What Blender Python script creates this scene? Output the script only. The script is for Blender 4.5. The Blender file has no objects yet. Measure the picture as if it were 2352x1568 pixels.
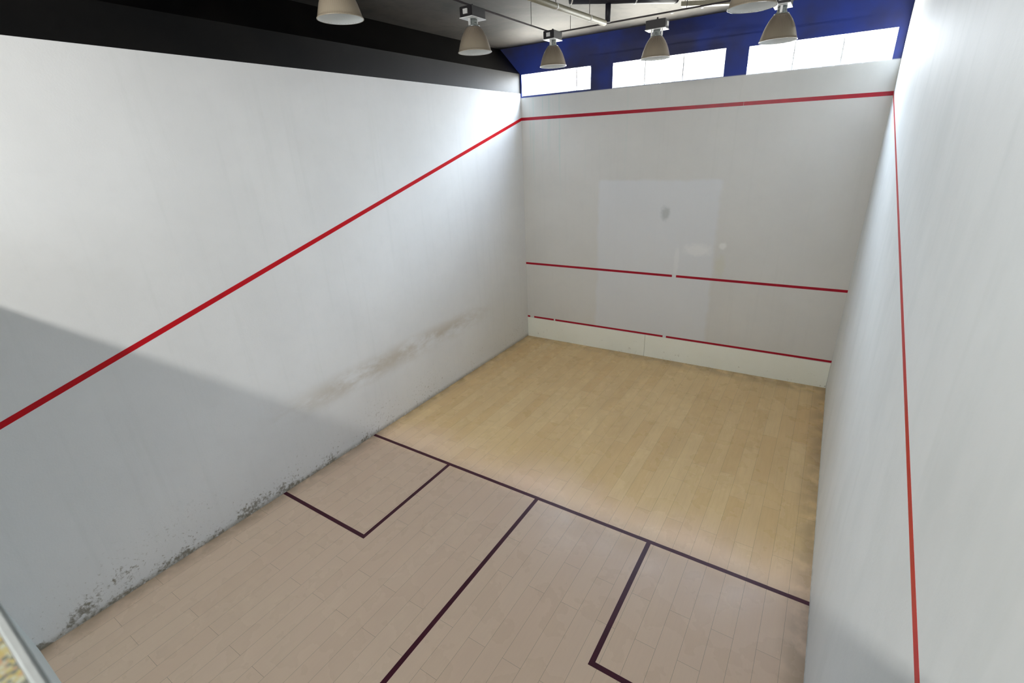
import bpy, bmesh, math, random
from mathutils import Vector, Euler, Matrix
random.seed(7)
SC = bpy.context.scene
COL = SC.collection
PI = math.pi

# ------------------------------------------------------------------ dimensions (metres)
W = 6.4                 # court width, x from 0 (left wall) to W (right wall)
YL, YR = 9.4326, 9.5928  # front wall at the left and right corner
def yf(x): return YL + (YR - YL) * x / W
ZTOP = 5.47             # top of the white left wall
ZDARK = 5.385           # where the front wall turns dark
ZC = 6.33               # ceiling
YB = -0.107             # foot of the back wall
SHORT = 4.284

# ------------------------------------------------------------------ helpers
def link(name, bm, mat, parent=None, smooth=False, recalc=True):
    if recalc:
        bmesh.ops.recalc_face_normals(bm, faces=bm.faces)
    me = bpy.data.meshes.new(name)
    bm.to_mesh(me); bm.free()
    mats = mat if isinstance(mat, (list, tuple)) else [mat]
    for m in mats: me.materials.append(m)
    if smooth:
        for p in me.polygons: p.use_smooth = True
    o = bpy.data.objects.new(name, me)
    COL.objects.link(o)
    if parent: o.parent = parent
    return o

def hexa(bm, pts):
    """box from 8 corners: bottom loop of 4, top loop of 4"""
    v = [bm.verts.new(p) for p in pts]
    for f in ((3, 2, 1, 0), (4, 5, 6, 7), (0, 1, 5, 4), (1, 2, 6, 5), (2, 3, 7, 6), (3, 0, 4, 7)):
        bm.faces.new([v[i] for i in f])
    return v

def box(bm, x0, x1, y0, y1, z0, z1):
    return hexa(bm, [(x0, y0, z0), (x1, y0, z0), (x1, y1, z0), (x0, y1, z0),
                     (x0, y0, z1), (x1, y0, z1), (x1, y1, z1), (x0, y1, z1)])

def prism(bm, prof, x0, x1):
    """extrude a (y,z) outline along x"""
    a = [bm.verts.new((x0, y, z)) for y, z in prof]
    b = [bm.verts.new((x1, y, z)) for y, z in prof]
    bm.faces.new(a); bm.faces.new(b[::-1])
    n = len(prof)
    for i in range(n): bm.faces.new((a[i], b[i], b[(i + 1) % n], a[(i + 1) % n]))

def lathe(bm, prof, seg=48, closed=False):
    rings = []
    for r, z in prof:
        rings.append([bm.verts.new((r * math.cos(2 * PI * i / seg), r * math.sin(2 * PI * i / seg), z)) for i in range(seg)])
    n = len(rings)
    for k in range(n if closed else n - 1):
        A, B = rings[k], rings[(k + 1) % n]
        for i in range(seg):
            bm.faces.new((A[i], A[(i + 1) % seg], B[(i + 1) % seg], B[i]))
    if not closed:
        if prof[0][0] > 1e-4: bm.faces.new(rings[0][::-1])
        if prof[-1][0] > 1e-4: bm.faces.new(rings[-1])

def tube(bm, pts, r, seg=14):
    """round tube through a list of points, capped"""
    pts = [Vector(p) for p in pts]
    rings = []
    for i, p in enumerate(pts):
        d = (pts[min(i + 1, len(pts) - 1)] - pts[max(i - 1, 0)]).normalized()
        up = Vector((0, 0, 1)) if abs(d.z) < 0.9 else Vector((1, 0, 0))
        a = d.cross(up).normalized(); b = d.cross(a).normalized()
        rings.append([bm.verts.new(p + r * (math.cos(2 * PI * k / seg) * a + math.sin(2 * PI * k / seg) * b)) for k in range(seg)])
    for A, B in zip(rings, rings[1:]):
        for k in range(seg): bm.faces.new((A[k], A[(k + 1) % seg], B[(k + 1) % seg], B[k]))
    bm.faces.new(rings[0][::-1]); bm.faces.new(rings[-1])

def arc(c, a, b, n=8):
    """quarter bend from c+a to c+b"""
    c, a, b = Vector(c), Vector(a), Vector(b)
    return [c + a * math.cos(t) + b * math.sin(t) for t in [PI / 2 * i / n for i in range(n + 1)]]

def struct(o): o['kind'] = 'structure'; return o
def tag(o, label, cat, group=None):
    o['label'] = label; o['category'] = cat
    if group: o['group'] = group
    return o
def empty(name, loc):
    o = bpy.data.objects.new(name, None); COL.objects.link(o); o.location = loc
    o.empty_display_size = 0.1
    return o

# ------------------------------------------------------------------ materials
class N:
    """tiny node builder"""
    def __init__(s, name):
        s.m = bpy.data.materials.new(name); s.m.use_nodes = True
        s.t = s.m.node_tree; s.n = s.t.nodes; s.l = s.t.links
        s.b = s.n['Principled BSDF']; s.out = s.n['Material Output']
        s.geo = s.n.new('ShaderNodeNewGeometry')
        sp = s.n.new('ShaderNodeSeparateXYZ'); s.l.new(s.geo.outputs['Position'], sp.inputs[0])
        s.P = s.geo.outputs['Position']; s.X, s.Y, s.Z = sp.outputs
    def put(s, sock, v):
        if isinstance(v, bpy.types.NodeSocket): s.l.new(v, sock)
        elif v is not None: sock.default_value = v
    def math(s, op, a, b=None, c=None, clamp=False):
        n = s.n.new('ShaderNodeMath'); n.operation = op; n.use_clamp = clamp
        s.put(n.inputs[0], a); s.put(n.inputs[1], b)
        if c is not None: s.put(n.inputs[2], c)
        return n.outputs[0]
    def noise(s, scale, detail=3, rough=.5, vec=None, stretch=None, dist=0):
        n = s.n.new('ShaderNodeTexNoise'); n.inputs['Scale'].default_value = scale
        n.inputs['Detail'].default_value = detail; n.inputs['Roughness'].default_value = rough
        n.inputs['Distortion'].default_value = dist
        v = vec or s.P
        if stretch:
            mp = s.n.new('ShaderNodeMapping'); mp.inputs['Scale'].default_value = stretch
            s.l.new(v, mp.inputs[0]); v = mp.outputs[0]
        s.l.new(v, n.inputs['Vector']); return n.outputs['Fac']
    def ramp(s, v, lo, hi, a=0.0, b=1.0, smooth=True):
        n = s.n.new('ShaderNodeMapRange'); n.interpolation_type = 'SMOOTHSTEP' if smooth else 'LINEAR'
        s.put(n.inputs[0], v)
        for i, q in zip((1, 2, 3, 4), (lo, hi, a, b)): s.put(n.inputs[i], q)
        return n.outputs[0]
    def mix(s, f, a, b, mode='MIX'):
        n = s.n.new('ShaderNodeMix'); n.data_type = 'RGBA'; n.blend_type = mode
        s.put(n.inputs[0], f)
        for i, c in ((6, a), (7, b)):
            s.put(n.inputs[i], (*c, 1) if isinstance(c, tuple) and len(c) == 3 else c)
        return n.outputs[2]
    def bump(s, h, strength=.2, dist=.002):
        n = s.n.new('ShaderNodeBump'); n.inputs['Strength'].default_value = strength
        n.inputs['Distance'].default_value = dist; s.l.new(h, n.inputs['Height'])
        s.l.new(n.outputs[0], s.b.inputs['Normal'])
    def col(s, c): s.put(s.b.inputs['Base Color'], (*c, 1) if isinstance(c, tuple) and len(c) == 3 else c)
    def rough(s, r): s.put(s.b.inputs['Roughness'], r)
    def window(s, c, x0, x1, e=.02):
        a = s.ramp(c, x0 - e, x0 + e); b = s.ramp(c, x1 - e, x1 + e, 1, 0)
        return s.math('MULTIPLY', a, b)

def simple(name, c, rough=.5, metal=0.0, **kw):
    s = N(name); 
    k = s.noise(35, 3)
    s.col(s.mix(s.ramp(k, .35, .7), tuple(x * .93 for x in c), tuple(min(1, x * 1.05) for x in c)))
    s.rough(rough); s.b.inputs['Metallic'].default_value = metal
    for kk, v in kw.items(): s.b.inputs[kk].default_value = v
    return s.m

def plaster(name, base, side=None):
    s = N(name)
    big = s.noise(.9, 4, .55)
    mid = s.noise(6, 5, .6)
    c = s.mix(s.ramp(big, .3, .7), tuple(x * .95 for x in base), base)
    c = s.mix(s.math('MULTIPLY', s.ramp(mid, .45, .8), .12), c, tuple(x * .82 for x in base))
    # faint vertical run marks
    run = s.noise(1.0, 3, .6, stretch=(9, 9, .35))
    c = s.mix(s.math('MULTIPLY', s.ramp(run, .52, .75), .16), c, (base[0] * .8, base[1] * .82, base[2] * .8))
    if side == 'left':
        # grime: black-green mould specks thickest along the floor, brown rubbed bands
        sp = s.noise(24, 4, .65)
        sp2 = s.noise(5, 4, .6)
        sp3 = s.noise(1.1, 3, .5)
        low = s.ramp(s.Z, 0.0, s.ramp(s.Y, 0, 8, .62, .26, False), 1, 0, False)
        wide = s.ramp(s.Z, 0.05, .85, 1, 0)
        near = s.ramp(s.Y, 2.5, 7.5, 1, .35)
        cl = s.ramp(s.noise(2.3, 3, .6), .35, .65, .55, 1.1)
        thr = s.math('SUBTRACT', .70, s.math('MULTIPLY', s.math('MULTIPLY', s.math('MULTIPLY', low, near), cl), .315))
        v = s.math('ADD', s.math('MULTIPLY', sp, .62), s.math('MULTIPLY', sp2, .38))
        m = s.ramp(v, thr, s.math('ADD', thr, .16))
        m = s.math('MULTIPLY', m, s.ramp(low, 0, .25))
        c = s.mix(s.math('MULTIPLY', m, .8), c, (.18, .155, .105))
        dots = s.ramp(s.math('ADD', s.math('MULTIPLY', sp, .8), s.math('MULTIPLY', sp3, .2)), .585, .66)
        c = s.mix(s.math('MULTIPLY', s.math('MULTIPLY', dots, wide), .6), c, (.27, .24, .17))
        edge = s.math('MULTIPLY', s.ramp(s.Z, .0, .09, 1, 0), s.ramp(v, .3, .5))
        c = s.mix(s.math('MULTIPLY', edge, .62), c, (.25, .22, .16))
        cen = s.math('ABSOLUTE', s.math('SUBTRACT', s.Z, s.ramp(s.Y, 2.5, 7.5, 1.12, 1.2, False)))
        band = s.math('MULTIPLY', s.ramp(cen, 0, .3, 1, 0), s.window(s.Y, 3.2, 7.4, 1.0))
        band = s.math('MULTIPLY', band, s.ramp(s.noise(2.2, 4, .65, stretch=(1, .6, 1.5)), .33, .62))
        c = s.mix(s.math('MULTIPLY', band, .5), c, (.43, .34, .20))
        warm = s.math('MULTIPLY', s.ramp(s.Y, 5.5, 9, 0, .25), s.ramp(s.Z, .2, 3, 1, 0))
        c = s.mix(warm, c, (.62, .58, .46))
    if side == 'right':
        st = s.noise(1.0, 3, .6, stretch=(3, 3, 1.0))
        c = s.mix(s.math('MULTIPLY', s.ramp(st, .45, .7), .10), c, (.5, .58, .58))
        ed = s.math('MULTIPLY', s.ramp(s.Z, 0, .12, 1, 0), s.ramp(s.noise(14, 4), .35, .6))
        c = s.mix(s.math('MULTIPLY', ed, .45), c, (.25, .26, .2))
    if side == 'front':
        # repainted cooler patch with worn corners, a stain, filler daubs and drips
        wob = s.math('MULTIPLY', s.math('SUBTRACT', s.noise(3, 3), .5), .12)
        xx = s.math('ADD', s.X, wob)
        pa = s.math('MULTIPLY', s.window(xx, 1.80, 4.17, .05), s.window(s.math('ADD', s.Z, wob), .3, 3.72, .04))
        c = s.mix(s.math('MULTIPLY', pa, .55), c, (.73, .76, .81))
        def blob(x, z, rx, rz, k, colr, c):
            dx = s.math('DIVIDE', s.math('SUBTRACT', s.X, x), rx); dz = s.math('DIVIDE', s.math('SUBTRACT', s.Z, z), rz)
            d = s.math('SQRT', s.math('ADD', s.math('MULTIPLY', dx, dx), s.math('MULTIPLY', dz, dz)))
            d = s.math('ADD', d, s.math('MULTIPLY', s.math('SUBTRACT', s.noise(13, 3), .5), .9))
            return s.mix(s.math('MULTIPLY', s.ramp(d, .45, 1.3, 1, 0), k), c, colr)
        c = blob(3.19, 3.10, .09, .14, .55, (.36, .39, .38), c)
        c = blob(3.86, 2.43, .27, .13, .55, (.86, .86, .85), c)
        c = blob(4.31, 2.53, .07, .07, .6, (.88, .88, .86), c)
        c = blob(4.30, 2.15, .10, .22, .25, (.6, .58, .38), c)
        c = blob(3.48, 2.2, .05, .3, .35, (.86, .86, .86), c)
        dr = s.noise(1.0, 3, .6, stretch=(14, 1, .25))
        dm = s.math('MULTIPLY', s.ramp(dr, .55, .7), s.math('MULTIPLY', s.ramp(s.Z, 3.3, 4.6), s.ramp(s.X, 3.2, 1.0)))
        c = s.mix(s.math('MULTIPLY', dm, .38), c, (.45, .62, .58))
        # dark upper band above the playing wall; blue window flare painted into its colour
        up = s.ramp(s.Z, ZDARK - .012, ZDARK + .012)
        dark_flare = s.mix(s.ramp(s.noise(.9, 3, .6), .3, .7), (.022, .050, .32), (.035, .038, .10))
        c = s.mix(up, c, dark_flare)
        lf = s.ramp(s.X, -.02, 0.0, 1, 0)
        c = s.mix(lf, c, dark_flare)
        # pale plaster inside the window reveals
        dep = s.math('SUBTRACT', s.Y, s.math('MULTIPLY_ADD', s.X, (YR - YL) / W, YL))
        c = s.mix(s.ramp(dep, .004, .008), c, (.7, .7, .7))
    s.col(c); s.rough(.62)
    s.b.inputs['Specular IOR Level'].default_value = .35
    s.bump(s.math('ADD', s.noise(55, 4, .6), s.math('MULTIPLY', s.noise(7, 3), 1.5)), .25, .003)
    return s.m

WHITE = (.85, .86, .865)
M_left = plaster('left wall plaster', WHITE, 'left')
M_right = plaster('right wall plaster', (.83, .865, .875), 'right')
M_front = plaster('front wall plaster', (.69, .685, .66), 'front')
M_back = plaster('back wall plaster', (.55, .6, .59))

def floor_mat():
    s = N('pale laminate boards')
    mp = s.n.new('ShaderNodeMapping'); mp.inputs['Rotation'].default_value = (0, 0, -PI / 2)
    mp.inputs['Location'].default_value = (0.37, .01, 0)
    s.l.new(s.P, mp.inputs[0])
    br = s.n.new('ShaderNodeTexBrick'); s.l.new(mp.outputs[0], br.inputs['Vector'])
    br.offset = .37; br.offset_frequency = 2; br.squash = 1
    for k, v in (('Scale', 1), ('Brick Width', 1.29), ('Row Height', .2), ('Mortar Size', .0016), ('Mortar Smooth', .2), ('Bias', -.1)):
        br.inputs[k].default_value = v
    br.inputs['Color1'].default_value = (0, 0, 0, 1); br.inputs['Color2'].default_value = (1, 1, 1, 1)
    br.inputs['Mortar'].default_value = (.5, .5, .5, 1)
    tone = s.mix(br.outputs['Color'], (.76, .535, .26), (.84, .625, .33))
    gr = s.noise(1.0, 5, .65, stretch=(38, 2.2, 1), dist=.4)
    c = s.mix(s.math('MULTIPLY', s.ramp(gr, .4, .7), .22), tone, (.58, .39, .18))
    gr2 = s.noise(1.0, 3, .5, stretch=(3.2, .7, 1))
    c = s.mix(s.math('MULTIPLY', s.ramp(gr2, .4, .68), .22), c, (.62, .44, .22))
    # tint of the shadowed light painted in: pinker behind the short line, yellower ahead
    shadow_tint = s.math('MULTIPLY', s.ramp(s.math('ADD', s.Y, s.math('MULTIPLY', s.noise(.8, 3), 1.2)), 5.9, 4.6, 0, 1), .62)
    c = s.mix(shadow_tint, c, (.93, .69, .565))
    # shading along the foot of the walls painted in, mottled by noise
    e1 = s.ramp(s.X, 0, .28, 1, 0); e2 = s.ramp(s.X, W - .3, W, 0, 1); e3 = s.ramp(s.Y, YL - .35, YL, 0, 1)
    ed = s.math('MAXIMUM', s.math('MAXIMUM', e1, e2), e3)
    c = s.mix(s.math('MULTIPLY', s.math('MULTIPLY', ed, s.ramp(s.noise(4, 4), .25, .6)), .5), c, (.27, .19, .11))
    c = s.mix(s.math('MULTIPLY', br.outputs['Fac'], .62), c, (.19, .125, .07))
    sp = s.ramp(s.noise(9, 5, .7), .72, .76)
    c = s.mix(s.math('MULTIPLY', sp, .4), c, (.3, .22, .15))
    s.col(c)
    s.rough(s.ramp(s.noise(2.5, 4), .3, .7, .24, .33))
    s.b.inputs['Specular IOR Level'].default_value = .33
    inv = s.math('SUBTRACT', 1, br.outputs['Fac'])
    s.bump(inv, .25, .001)
    return s.m
M_floor = floor_mat()

def line_mat(name, a, b):
    s = N(name)
    c = s.mix(s.ramp(s.noise(7, 4, .6), .35, .7), a, b)
    s.col(c); s.rough(.32); s.b.inputs['Specular IOR Level'].default_value = .25
    return s.m
M_red = line_mat('red line tape', (.60, .003, .010), (.52, .004, .014))
M_dred = line_mat('crimson front line tape', (.40, .005, .022), (.33, .005, .022))
M_maroon = line_mat('maroon floor line', (.075, .008, .022), (.06, .006, .016))

def tin_mat():
    s = N('cream tin board')
    c = s.mix(s.ramp(s.noise(1.5, 4), .3, .7), (.87, .89, .80), (.90, .92, .84))
    sp = s.math('MULTIPLY', s.ramp(s.noise(11, 5, .7), .62, .70), s.ramp(s.Z, .02, .3, 1, .15))
    c = s.mix(s.math('MULTIPLY', sp, .6), c, (.2, .17, .11))
    s.col(c); s.rough(.55); return s.m
M_tin = tin_mat()

def ceil_mat():
    s = N('dark painted concrete')
    a = s.noise(.7, 5, .6, dist=.5); b = s.noise(5, 5, .65, stretch=(1, .5, 1))
    c = s.mix(s.ramp(a, .35, .65), (.022, .021, .019), (.068, .060, .055))
    c = s.mix(s.math('MULTIPLY', s.ramp(b, .45, .7), .5), c, (.018, .024, .020))
    s.col(c); s.rough(.7)
    s.bump(s.noise(20, 4), .3, .004)
    return s.m
M_ceil = ceil_mat()
def black_mat():
    s = N('black painted panel')
    c = s.mix(s.ramp(s.noise(1.6, 4), .35, .65), (.0015, .0015, .0018), (.004, .0035, .0033))
    s.col(c); s.rough(.48); s.b.inputs['Specular IOR Level'].default_value = .2
    s.bump(s.noise(14, 3), .2, .003); return s.m
M_black = black_mat()
def granite():
    s = N('yellow speckled granite')
    v = s.n.new('ShaderNodeTexVoronoi'); v.inputs['Scale'].default_value = 420; s.l.new(s.P, v.inputs['Vector'])
    sp = s.n.new('ShaderNodeSeparateColor'); s.l.new(v.outputs['Color'], sp.inputs[0])
    c = s.mix(s.ramp(sp.outputs[0], .1, .9), (.40, .33, .13), (.40, .42, .33))
    c = s.mix(s.ramp(sp.outputs[1], .72, .80), c, (.16, .17, .14))
    c = s.mix(s.ramp(sp.outputs[2], .80, .88), c, (.42, .27, .17))
    s.col(c); s.rough(.25); return s.m
M_granite = granite()
M_alu = simple('brushed aluminium trim', (.72, .76, .76), .35, .6)
M_box = simple('black gear box enamel', (.012, .010, .012), .45)
M_plate = simple('white gear tray', (.85, .85, .84), .4)
M_steel = simple('lamp neck steel', (.42, .45, .44), .25, .8)
M_cond = simple('dark steel conduit', (.05, .04, .045), .5, .2)
M_clip = simple('pale metal clip', (.75, .74, .72), .4, .2)
M_pipe = simple('black rubber pipe', (.010, .010, .018), .55)
M_beige = simple('beige plastic pipe', (.27, .245, .17), .5)
M_frame = simple('window frame white paint', (.78, .78, .78), .5)
M_gallery = simple('gallery wall paint', (.66, .66, .64), .7)
M_galfloor = simple('gallery floor tiles', (.35, .32, .28), .6)

def glass():
    s = N('window glass')
    tr = s.n.new('ShaderNodeBsdfTransparent'); tr.inputs[0].default_value = (.96, .98, .98, 1)
    gl = s.n.new('ShaderNodeBsdfGlossy'); gl.inputs['Roughness'].default_value = .03
    mx = s.n.new('ShaderNodeMixShader')
    mx.inputs[0].default_value = .04; s.l.new(tr.outputs[0], mx.inputs[1]); s.l.new(gl.outputs[0], mx.inputs[2])
    s.l.new(mx.outputs[0], s.out.inputs[0]); return s.m
M_glass = glass()

def shade_out():
    s = N('ribbed lamp shade outside')
    ang = s.n.new('ShaderNodeTexCoord')
    sp = s.n.new('ShaderNodeSeparateXYZ'); s.l.new(ang.outputs['Object'], sp.inputs[0])
    a = s.math('ARCTAN2', sp.outputs[1], sp.outputs[0])
    rib = s.math('SINE', s.math('MULTIPLY', a, 60))
    c = s.mix(s.ramp(sp.outputs[2], .02, .26), (.46, .38, .28), (.20, .14, .11))
    c = s.mix(s.ramp(rib, -1, 1), c, (.42, .36, .27))
    s.col(c); s.rough(.28); s.b.inputs['Metallic'].default_value = .1
    s.b.inputs['Coat Weight'].default_value = .4
    tl = s.n.new('ShaderNodeBsdfTransparent'); tl.inputs[0].default_value = (.95, .93, .92, 1)
    mx = s.n.new('ShaderNodeMixShader'); mx.inputs[0].default_value = .22
    s.l.new(s.b.outputs[0], mx.inputs[1]); s.l.new(tl.outputs[0], mx.inputs[2]); s.l.new(mx.outputs[0], s.out.inputs[0])
    return s.m
M_shade = shade_out()
def shade_in():
    s = N('lamp shade white inside')
    s.col((.93, .95, .94)); s.rough(.3)
    tl = s.n.new('ShaderNodeBsdfTransparent'); mx = s.n.new('ShaderNodeMixShader'); mx.inputs[0].default_value = .10
    s.l.new(s.b.outputs[0], mx.inputs[1]); s.l.new(tl.outputs[0], mx.inputs[2]); s.l.new(mx.outputs[0], s.out.inputs[0])
    return s.m
M_shade_in = shade_in()

# ------------------------------------------------------------------ floor and its lines
bm = bmesh.new()
hexa(bm, [(-.05, -.3, -.12), (W + .05, -.3, -.12), (W + .05, yf(W) + .05, -.12), (-.05, yf(0) + .05, -.12),
          (-.05, -.3, 0), (W + .05, -.3, 0), (W + .05, yf(W) + .05, 0), (-.05, yf(0) + .05, 0)])
floor = struct(link('floor', bm, M_floor))
LT = .0012  # paint thickness
def fline(name, x0, x1, y0, y1, x2=None):
    bm = bmesh.new(); box(bm, x0, x1, y0, y1, -.001, LT)
    return link(name, bm, M_maroon, floor)
fline('short_line', 0, W, SHORT - .026, SHORT + .026)
fline('half_court_line', 3.207 - .026, 3.207 + .026, YB + .002, SHORT - .026)
fline('service_box_line', 1.659 - .026, 1.659 + .026, 2.593 - .026, SHORT - .026)
fline('service_box_line', 0, 1.659 - .026, 2.593 - .026, 2.593 + .026)
fline('service_box_line', 4.748 - .026, 4.748 + .026, 2.593 - .026, SHORT - .026)
fline('service_box_line', 4.748 + .026, W, 2.593 - .026, 2.593 + .026)

# ------------------------------------------------------------------ front wall with three window openings
WIN = [(.035, 1.575, 5.415, 5.815), (2.02, 3.99, 5.39, 5.81), (4.345, 6.29, 5.38, 5.79)]
FT = .07
def fbox(bm, x0, x1, z0, z1, ya, yb):
    hexa(bm, [(x0, yf(x0) + ya, z0), (x1, yf(x1) + ya, z0), (x1, yf(x1) + yb, z0), (x0, yf(x0) + yb, z0),
              (x0, yf(x0) + ya, z1), (x1, yf(x1) + ya, z1), (x1, yf(x1) + yb, z1), (x0, yf(x0) + yb, z1)])
bm = bmesh.new()
xs = [-.9] + [v for w in WIN for v in w[:2]] + [W + .2]
fbox(bm, -.9, W + .2, -.12, 5.38, 0, FT)
for i, x in enumerate(xs[:-1]):
    if i % 2 == 0: fbox(bm, x, xs[i + 1], 5.38, ZC + .1, 0, FT)
    else:
        w = WIN[i // 2]
        fbox(bm, w[0], w[1], w[3], ZC + .1, 0, FT)
        if w[2] > 5.381: fbox(bm, w[0], w[1], 5.38, w[2], 0, FT)
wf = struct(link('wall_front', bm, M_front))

def wall_line(name, zl, zr, segs, half=.027, mat=M_dred):
    bm = bmesh.new()
    for x0, x1 in segs:
        z = lambda x: zl + (zr - zl) * x / W
        hexa(bm, [(x0, yf(x0) - LT, z(x0) - half), (x1, yf(x1) - LT, z(x1) - half), (x1, yf(x1) + .001, z(x1) - half), (x0, yf(x0) + .001, z(x0) - half),
                  (x0, yf(x0) - LT, z(x0) + half), (x1, yf(x1) - LT, z(x1) + half), (x1, yf(x1) + .001, z(x1) + half), (x0, yf(x0) + .001, z(x0) + half)])
    return link(name, bm, mat, wf)
wall_line('out_line', 4.980, 4.935, [(0, 4.36), (4.364, W)], .030)
wall_line('service_line', 1.859, 1.875, [(0, 3.42), (3.50, W)], .024)
wall_line('tin_line', .521, .536, [(0, .07), (.18, .72), (.76, 3.33), (3.40, W)], .021)
# tin board: thin cream panel below the lowest line
bm = bmesh.new()
fbox(bm, .004, 2.955, .0, .497, -.016, -.0005)
fbox(bm, 2.96, W - .004, .0, .507, -.016, -.0005)
link('tin_board', bm, M_tin, wf)['label'] = 'low cream board under the lowest red line'

# windows
for i, (x0, x1, z0, z1) in enumerate(WIN):
    f = .016
    bm = bmesh.new()
    a, b = .035, .06
    fbox(bm, x0, x1, z0, z0 + f, a, b); fbox(bm, x0, x1, z1 - f, z1, a, b)
    fbox(bm, x0, x0 + f, z0 + f, z1 - f, a, b); fbox(bm, x1 - f, x1, z0 + f, z1 - f, a, b)
    wn = struct(link('window_%d' % (i + 1), bm, M_frame))
    mull = {0: [1.26], 1: [2.62, 3.3], 2: [5.0, 5.65]}[i]
    for m in mull:
        bm = bmesh.new(); fbox(bm, m - .012, m + .012, z0 + f, z1 - f, a + .005, b - .005)
        link('mullion', bm, M_frame, wn)
    n = max(3, int((x1 - x0) / .165))
    for k in range(1, n):
        x = x0 + (x1 - x0) * k / n
        if min(abs(x - m) for m in mull) < .05: continue
        bm = bmesh.new()
        tube(bm, [(x, yf(x) + .022, z0 - .005), (x, yf(x) + .022, z1 + .005)], .005, 8)
        link('security_bar', bm, M_frame, wn)
    bm = bmesh.new(); fbox(bm, x0 + f, x1 - f, z0 + f, z1 - f, .046, .049)
    link('pane', bm, M_glass, wn)

# ------------------------------------------------------------------ side walls
GY = -4.2    # back of the gallery
bm = bmesh.new()
box(bm, -.2, 0, GY, yf(0), -.12, ZTOP)
wl = struct(link('wall_left', bm, M_left))
def side_line(name, x, zl, z0, mat, parent, half=.027):
    """zl at the front wall, z0 at y=0"""
    sgn = 1 if x < 1 else -1
    Y1 = yf(x); Y0 = -.1
    z = lambda y: z0 + (zl - z0) * y / Y1
    a, b = sorted((x - sgn * .001, x + sgn * LT))
    bm = bmesh.new()
    hexa(bm, [(a, Y0, z(Y0) - half), (b, Y0, z(Y0) - half), (b, Y1, z(Y1) - half), (a, Y1, z(Y1) - half),
              (a, Y0, z(Y0) + half), (b, Y0, z(Y0) + half), (b, Y1, z(Y1) + half), (a, Y1, z(Y1) + half)])
    return link(name, bm, mat, parent)
side_line('out_line', 0, 4.980, 2.243, M_red, wl, .03)
# black panelling above the white left wall: short upright face, then leaning outwards to the ceiling
bm = bmesh.new()
Y1 = yf(0)
prof = [(-.002, ZTOP), (-.002, 5.835), (-.5, ZC + .05), (-.75, ZC + .05), (-.2, ZTOP)]
va = [bm.verts.new((x, GY, z)) for x, z in prof]; vb = [bm.verts.new((x, yf(x), z)) for x, z in prof]
bm.faces.new(va); bm.faces.new(vb[::-1])
for k in range(len(prof)): bm.faces.new((va[k], vb[k], vb[(k + 1) % 5], va[(k + 1) % 5]))
struct(link('wall_left_upper', bm, M_black))

bm = bmesh.new()
box(bm, W, W + .2, GY, yf(W), -.12, ZC + .05)
wr = struct(link('wall_right', bm, M_right))
side_line('out_line', W, 4.935, 2.382, M_red, wr, .026)

# ------------------------------------------------------------------ ceiling
bm = bmesh.new()
box(bm, -.9, W + .2, GY, yf(W) + .1, ZC, ZC + .15)
struct(link('ceiling', bm, M_ceil))

# ------------------------------------------------------------------ back wall / gallery parapet
PT = 4.185
bm = bmesh.new()
prism(bm, [(YB, 0), (YB, -.12), (-.36, -.12), (-.36, PT), (-.1890, PT), (-.165, .76)], 0, W)
wb = struct(link('wall_back', bm, M_back))
cop = empty('parapet_coping', (3.2, -.28, PT + .0005))
tag(cop, 'speckled yellow granite ledge with pale metal edge strip on the gallery parapet', 'ledge')
bm = bmesh.new(); box(bm, -3.2, 3.2, -.10, .0845, 0, .020)
link('granite_slab', bm, M_granite, cop)
bm = bmesh.new(); box(bm, -3.2, 3.2, .0847, .0902, 0, .0215)
bmesh.ops.bevel(bm, geom=bm.edges[:], offset=.0012, segments=2, affect='EDGES')
link('edge_strip', bm, M_alu, cop)
# gallery behind the camera
bm = bmesh.new(); box(bm, 0, W, GY, -.36, 2.95, 3.1)
struct(link('floor_gallery', bm, M_galfloor))
bm = bmesh.new(); box(bm, -.2, W + .2, GY - .2, GY, 2.95, ZC + .1)
struct(link('wall_gallery', bm, M_gallery))
bm = bmesh.new(); box(bm, 0, .30, -.36, -.19, PT + .021, ZC)
struct(link('trim_gallery_pier', bm, M_gallery))

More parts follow.
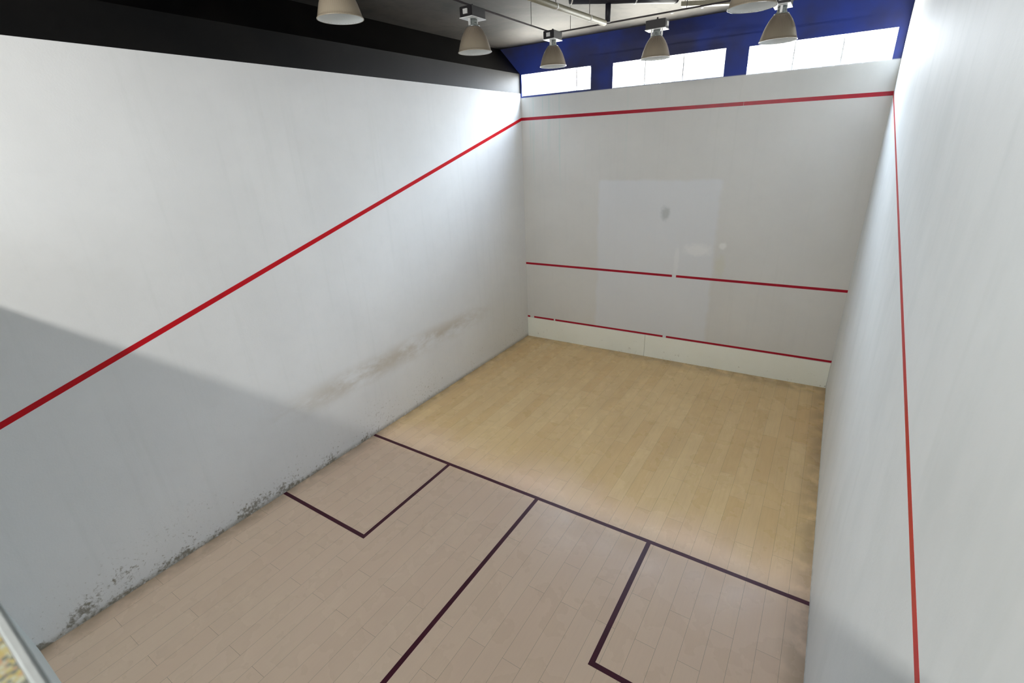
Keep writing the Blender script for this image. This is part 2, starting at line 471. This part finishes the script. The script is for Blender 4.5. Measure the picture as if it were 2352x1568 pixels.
# ------------------------------------------------------------------ lamps
LZ = 5.50   # height of the mouth
GRP = 'bell lamps hanging over the court'
def make_lamp():
    r = empty('bell_pendant_lamp', (0, 0, 0))
    outp = [(.203, .0), (.2035, .006), (.198, .010), (.191, .03), (.180, .07), (.166, .115), (.148, .16), (.124, .205), (.099, .240), (.082, .262)]
    inn = [(a - .004, b) for a, b in outp]
    bm = bmesh.new(); lathe(bm, outp + [(.080, .262)] + inn[::-1][1:], 64, closed=True)
    sh = link('lamp_shade', bm, [M_shade], r, smooth=True)
    bm = bmesh.new()
    inner = [(a - .0055, b + .001) for a, b in outp[:-1]] + [(.077, .256), (.0001, .258)]
    rr = []
    seg = 48
    for ra, z in inner:
        rr.append([bm.verts.new((ra * math.cos(2 * PI * i / seg), ra * math.sin(2 * PI * i / seg), z)) for i in range(seg)])
    for A, B in zip(rr, rr[1:]):
        for i in range(seg): bm.faces.new((A[i], A[(i + 1) % seg], B[(i + 1) % seg], B[i]))
    link('reflector', bm, M_shade_in, r, smooth=True)
    bm = bmesh.new(); lathe(bm, [(.0001, .09), (.030, .10), (.040, .13), (.036, .175), (.022, .205), (.022, .257)], 24)
    link('bulb', bm, simple('frosted bulb', (.9, .9, .88), .2), r, smooth=True)
    bm = bmesh.new(); lathe(bm, [(.078, .2625), (.078, .272), (.058, .28), (.050, .30), (.050, .340)], 32)
    link('neck', bm, M_steel, r, smooth=True)
    for sx in (-1, 1):
        bm = bmesh.new(); box(bm, sx * .072 - .008, sx * .072 + .008, -.012, .012, .272, .3405)
        link('bracket', bm, M_clip, r)
    bm = bmesh.new(); box(bm, -.14, .14, -.092, .092, .341, .348)
    link('gear_tray', bm, M_plate, r)
    bm = bmesh.new(); box(bm, -.135, .135, -.088, .088, .3485, .455)
    bmesh.ops.bevel(bm, geom=bm.edges[:], offset=.005, segments=2, affect='EDGES')
    link('gear_box', bm, M_box, r)
    for sx in (-1, 1):
        bm = bmesh.new(); box(bm, min(sx * .1355, sx * .149), max(sx * .1355, sx * .149), -.03, .03, .375, .425)
        link('end_clip', bm, M_clip, r)
    bm = bmesh.new(); tube(bm, [(0, 0, .4555), (0, 0, .4905)], .012, 12)
    link('hanger', bm, M_box, r)
    return r
def copy_tree(o):
    c = o.copy(); COL.objects.link(c)
    for ch in list(o.children):
        k = ch.copy(); COL.objects.link(k); k.parent = c
    return c
lampA = make_lamp()
spots = [  # x, y, rotation, label
    (1.925, 3.25, PI / 2, 'leftmost bell lamp against the black panelling, its top cut off by the picture edge'),
    (1.965, 5.20, PI / 2, 'brown-grey bell lamp under a black box, second from the left'),
    (1.965, 7.20, PI / 2, 'small far bell lamp at the bend of the conduit, in front of the left window'),
    (3.475, 7.40, 0, 'bell lamp in front of the middle window, under the straight conduit'),
    (5.010, 5.20, PI / 2, 'near lamp cut by the top edge, only its pale bell mouth showing'),
    (5.050, 6.95, PI / 2, 'rightmost bell lamp in front of the right window'),
]
LZs = [5.571, 5.522, 5.557, 5.505, 5.494, 5.452]
for i, (x, y, rz, lab) in enumerate(spots):
    o = lampA if i == 0 else copy_tree(lampA)
    o.location = (x, y, LZs[i] - .003); o.rotation_euler = (0, 0, rz)
    tag(o, lab, 'lamp', GRP)

# ------------------------------------------------------------------ conduit and pipes under the ceiling
CZ = 6.035
cond = empty('electrical_conduit', (1.86, 7.33, CZ))
tag(cond, 'thin dark conduit bending over the lamps below the ceiling', 'conduit')
loc = Vector((1.86, 7.33, CZ))
bm = bmesh.new()
R = .10
p = [Vector((1.86, -.0, CZ)) - loc, Vector((1.86, 7.42 - R, CZ)) - loc]
p += [Vector((1.86 + R - R * math.cos(t), 7.42 - R + R * math.sin(t), CZ)) - loc for t in [PI / 2 * k / 8 for k in range(1, 9)]]
p += [Vector((W, 7.42, CZ)) - loc]
tube(bm, p, .0105, 12)
link('conduit_tube', bm, M_cond, cond, smooth=True)
bm = bmesh.new(); tube(bm, [Vector((5.02, 0, CZ)) - loc, Vector((5.02, 7.405, CZ)) - loc], .0105, 12)
link('conduit_branch', bm, M_cond, cond, smooth=True)
for (x, y) in ((1.86, 2.0), (1.86, 4.4), (1.86, 6.75), (2.15, 7.42), (3.85, 7.42), (4.85, 7.42), (6.1, 7.42)):
    bm = bmesh.new(); tube(bm, [Vector((x, y, CZ + .0106)) - loc, Vector((x, y, ZC)) - loc], .004, 8)
    link('hanger_rod', bm, M_cond, cond)
for (x, y, dx, dy) in ((1.86, 5.5, 0, 1), (3.66, 7.42, 1, 0), (4.05, 7.42, 1, 0), (4.42, 7.42, 1, 0)):
    bm = bmesh.new(); c = Vector((x, y, CZ)) - loc
    box(bm, c.x - .014, c.x + .014, c.y - .014, c.y + .014, c.z - .024, c.z - .0106)
    link('clip', bm, M_clip, cond)

# black insulated pipe, with drop elbow
pb = empty('black_insulated_pipe', (3.11, 7.08, 6.16))
tag(pb, 'thick black insulated pipe under the ceiling at the top edge, with a short black drop', 'pipe')
L0 = Vector((3.11, 7.08, 6.16))
bm = bmesh.new()
a = Vector((2.556, 6.586, 6.236)); b = Vector((3.67, 7.58, 6.236))
tube(bm, [a - L0, b - L0], .085, 24)
link('pipe_body', bm, M_pipe, pb, smooth=True)
d = (b - a).normalized()
for t in (.0, .60, 1.0):
    c = a.lerp(b, t) if t not in (0., 1.) else (a + d * .01 if t == 0 else b - d * .015)
    bm = bmesh.new(); tube(bm, [c - d * .009 - L0, c + d * .009 - L0], .0875, 24)
    link('strap', bm, M_clip if t < 1 else M_pipe, pb, smooth=False)
c = Vector((2.945, 6.933, 0))
bm = bmesh.new()
pts = [Vector((c.x, c.y, 6.17)), Vector((c.x, c.y, 5.945))]
tube(bm, [q - L0 for q in pts], .036, 16)
link('drop', bm, M_pipe, pb, smooth=True)
# beige drain pipe
dp = empty('beige_drain_pipe', (2.8, 5.3, 5.93))
tag(dp, 'slim beige pipe running along the ceiling into the black drop elbow', 'pipe')
L1 = Vector((2.8, 5.3, 5.93))
bm = bmesh.new()
tube(bm, [Vector((2.72, 3.4, 5.93)) - L1, Vector((2.80, 5.4, 5.93)) - L1, Vector((2.925, 6.87, 5.93)) - L1], .036, 16)
link('pipe_body', bm, M_beige, dp, smooth=True)
for t in (.18, .72):
    q = Vector((2.80, 5.4, 5.93)).lerp(Vector((2.925, 6.87, 5.93)), t) - L1
    bm = bmesh.new(); tube(bm, [q - Vector((0, .012, 0)), q + Vector((0, .012, 0))], .0385, 16)
    link('strap', bm, M_clip, dp)
    bm = bmesh.new(); tube(bm, [q + Vector((0, 0, .036)), Vector((q.x, q.y, ZC - L1.z))], .004, 8)
    link('hanger_rod', bm, M_cond, dp)
# pale cable tray to the right of the black pipe
bm = bmesh.new()
q0 = Vector((3.72, 7.66, 6.115)); q1 = Vector((4.40, 7.66, 6.035))
d = (q1 - q0).normalized(); n = Vector((-d.y, d.x, 0)) * .055
hexa(bm, [q0 - n, q1 - n, q1 + n, q0 + n] + [v + Vector((0, 0, .055)) for v in (q0 - n, q1 - n, q1 + n, q0 + n)])
tr = tag(link('cable_tray', bm, M_beige), 'pale beige box tray at the top edge right of the black pipe', 'tray')
for q in (q0 + d * .04, q1 - d * .02):
    bm = bmesh.new(); tube(bm, [q + Vector((0, 0, .054)), Vector((q.x, q.y, ZC))], .006, 8)
    link('hanger_rod', bm, M_clip, tr)

# ------------------------------------------------------------------ light
w = bpy.data.worlds.new('World'); SC.world = w; w.use_nodes = True
nt = w.node_tree; bg = nt.nodes['Background']
tc = nt.nodes.new('ShaderNodeTexCoord'); sx = nt.nodes.new('ShaderNodeSeparateXYZ')
nt.links.new(tc.outputs['Generated'], sx.inputs[0])
mr = nt.nodes.new('ShaderNodeMapRange'); nt.links.new(sx.outputs[2], mr.inputs[0])
mr.inputs[1].default_value = -1; mr.inputs[2].default_value = 1
cr = nt.nodes.new('ShaderNodeValToRGB'); nt.links.new(mr.outputs[0], cr.inputs[0])
el = cr.color_ramp.elements
el[0].position = .30; el[0].color = (.50, .47, .42, 1)      # sunlit ground below the horizon
el[1].position = .74; el[1].color = (.72, .80, .92, 1)      # bright hazy sky
e = el.new(.83); e.color = (.24, .28, .35, 1)
e = el.new(.93); e.color = (.08, .10, .15, 1)               # deeper blue overhead
e = el.new(.44); e.color = (.34, .33, .31, 1)
e = el.new(.50); e.color = (.19, .19, .20, 1)
e = el.new(.60); e.color = (.33, .35, .38, 1)
nt.links.new(cr.outputs[0], bg.inputs[0]); bg.inputs[1].default_value = 90.0

def area(name, loc, rot, sx, sy, power, color):
    l = bpy.data.lights.new(name, 'AREA'); l.shape = 'RECTANGLE'; l.size = sx; l.size_y = sy
    l.energy = power; l.color = color
    o = bpy.data.objects.new(name, l); COL.objects.link(o); o.location = loc; o.rotation_euler = rot
    return o
# daylight portals just outside the three windows
for i, (x0, x1, z0, z1) in enumerate(WIN):
    l = area('daylight_%d' % i, ((x0 + x1) / 2, yf((x0 + x1) / 2) + FT + .02, (z0 + z1) / 2), (-PI / 2, 0, 0), x1 - x0, z1 - z0, 1, (1, 1, 1))
    l.data.cycles.is_portal = True
# tube lights on the gallery ceiling and an added soft fill, unseen
area('gallery_tubes', (3.2, -2.42, 6.28), (math.radians(52), 0, 0), 4.5, .12, 185, (1.0, .965, .90))
area('gallery_fill', (3.2, -4.1, 5.15), (PI / 2, 0, 0), 6.0, 1.9, 110, (.86, .93, 1.0))

# ------------------------------------------------------------------ camera
cam = bpy.data.cameras.new('Camera'); co = bpy.data.objects.new('Camera', cam); COL.objects.link(co)
co.location = (5.8869, -0.191, 4.4522); co.rotation_euler = (1.1827, 0.0440, 0.5689)
cam.sensor_fit = 'HORIZONTAL'; cam.sensor_width = 36; cam.lens = 1095.4569 / 2352 * 36
cam.clip_start = .02; cam.clip_end = 100
cam.dof.use_dof = True; cam.dof.focus_distance = 7.0; cam.dof.aperture_fstop = 7.0
SC.camera = co
SC.view_settings.view_transform = 'Standard'; SC.view_settings.look = 'None'
SC.view_settings.exposure = 0.35; SC.view_settings.gamma = 1; SC.view_settings.use_curve_mapping = False
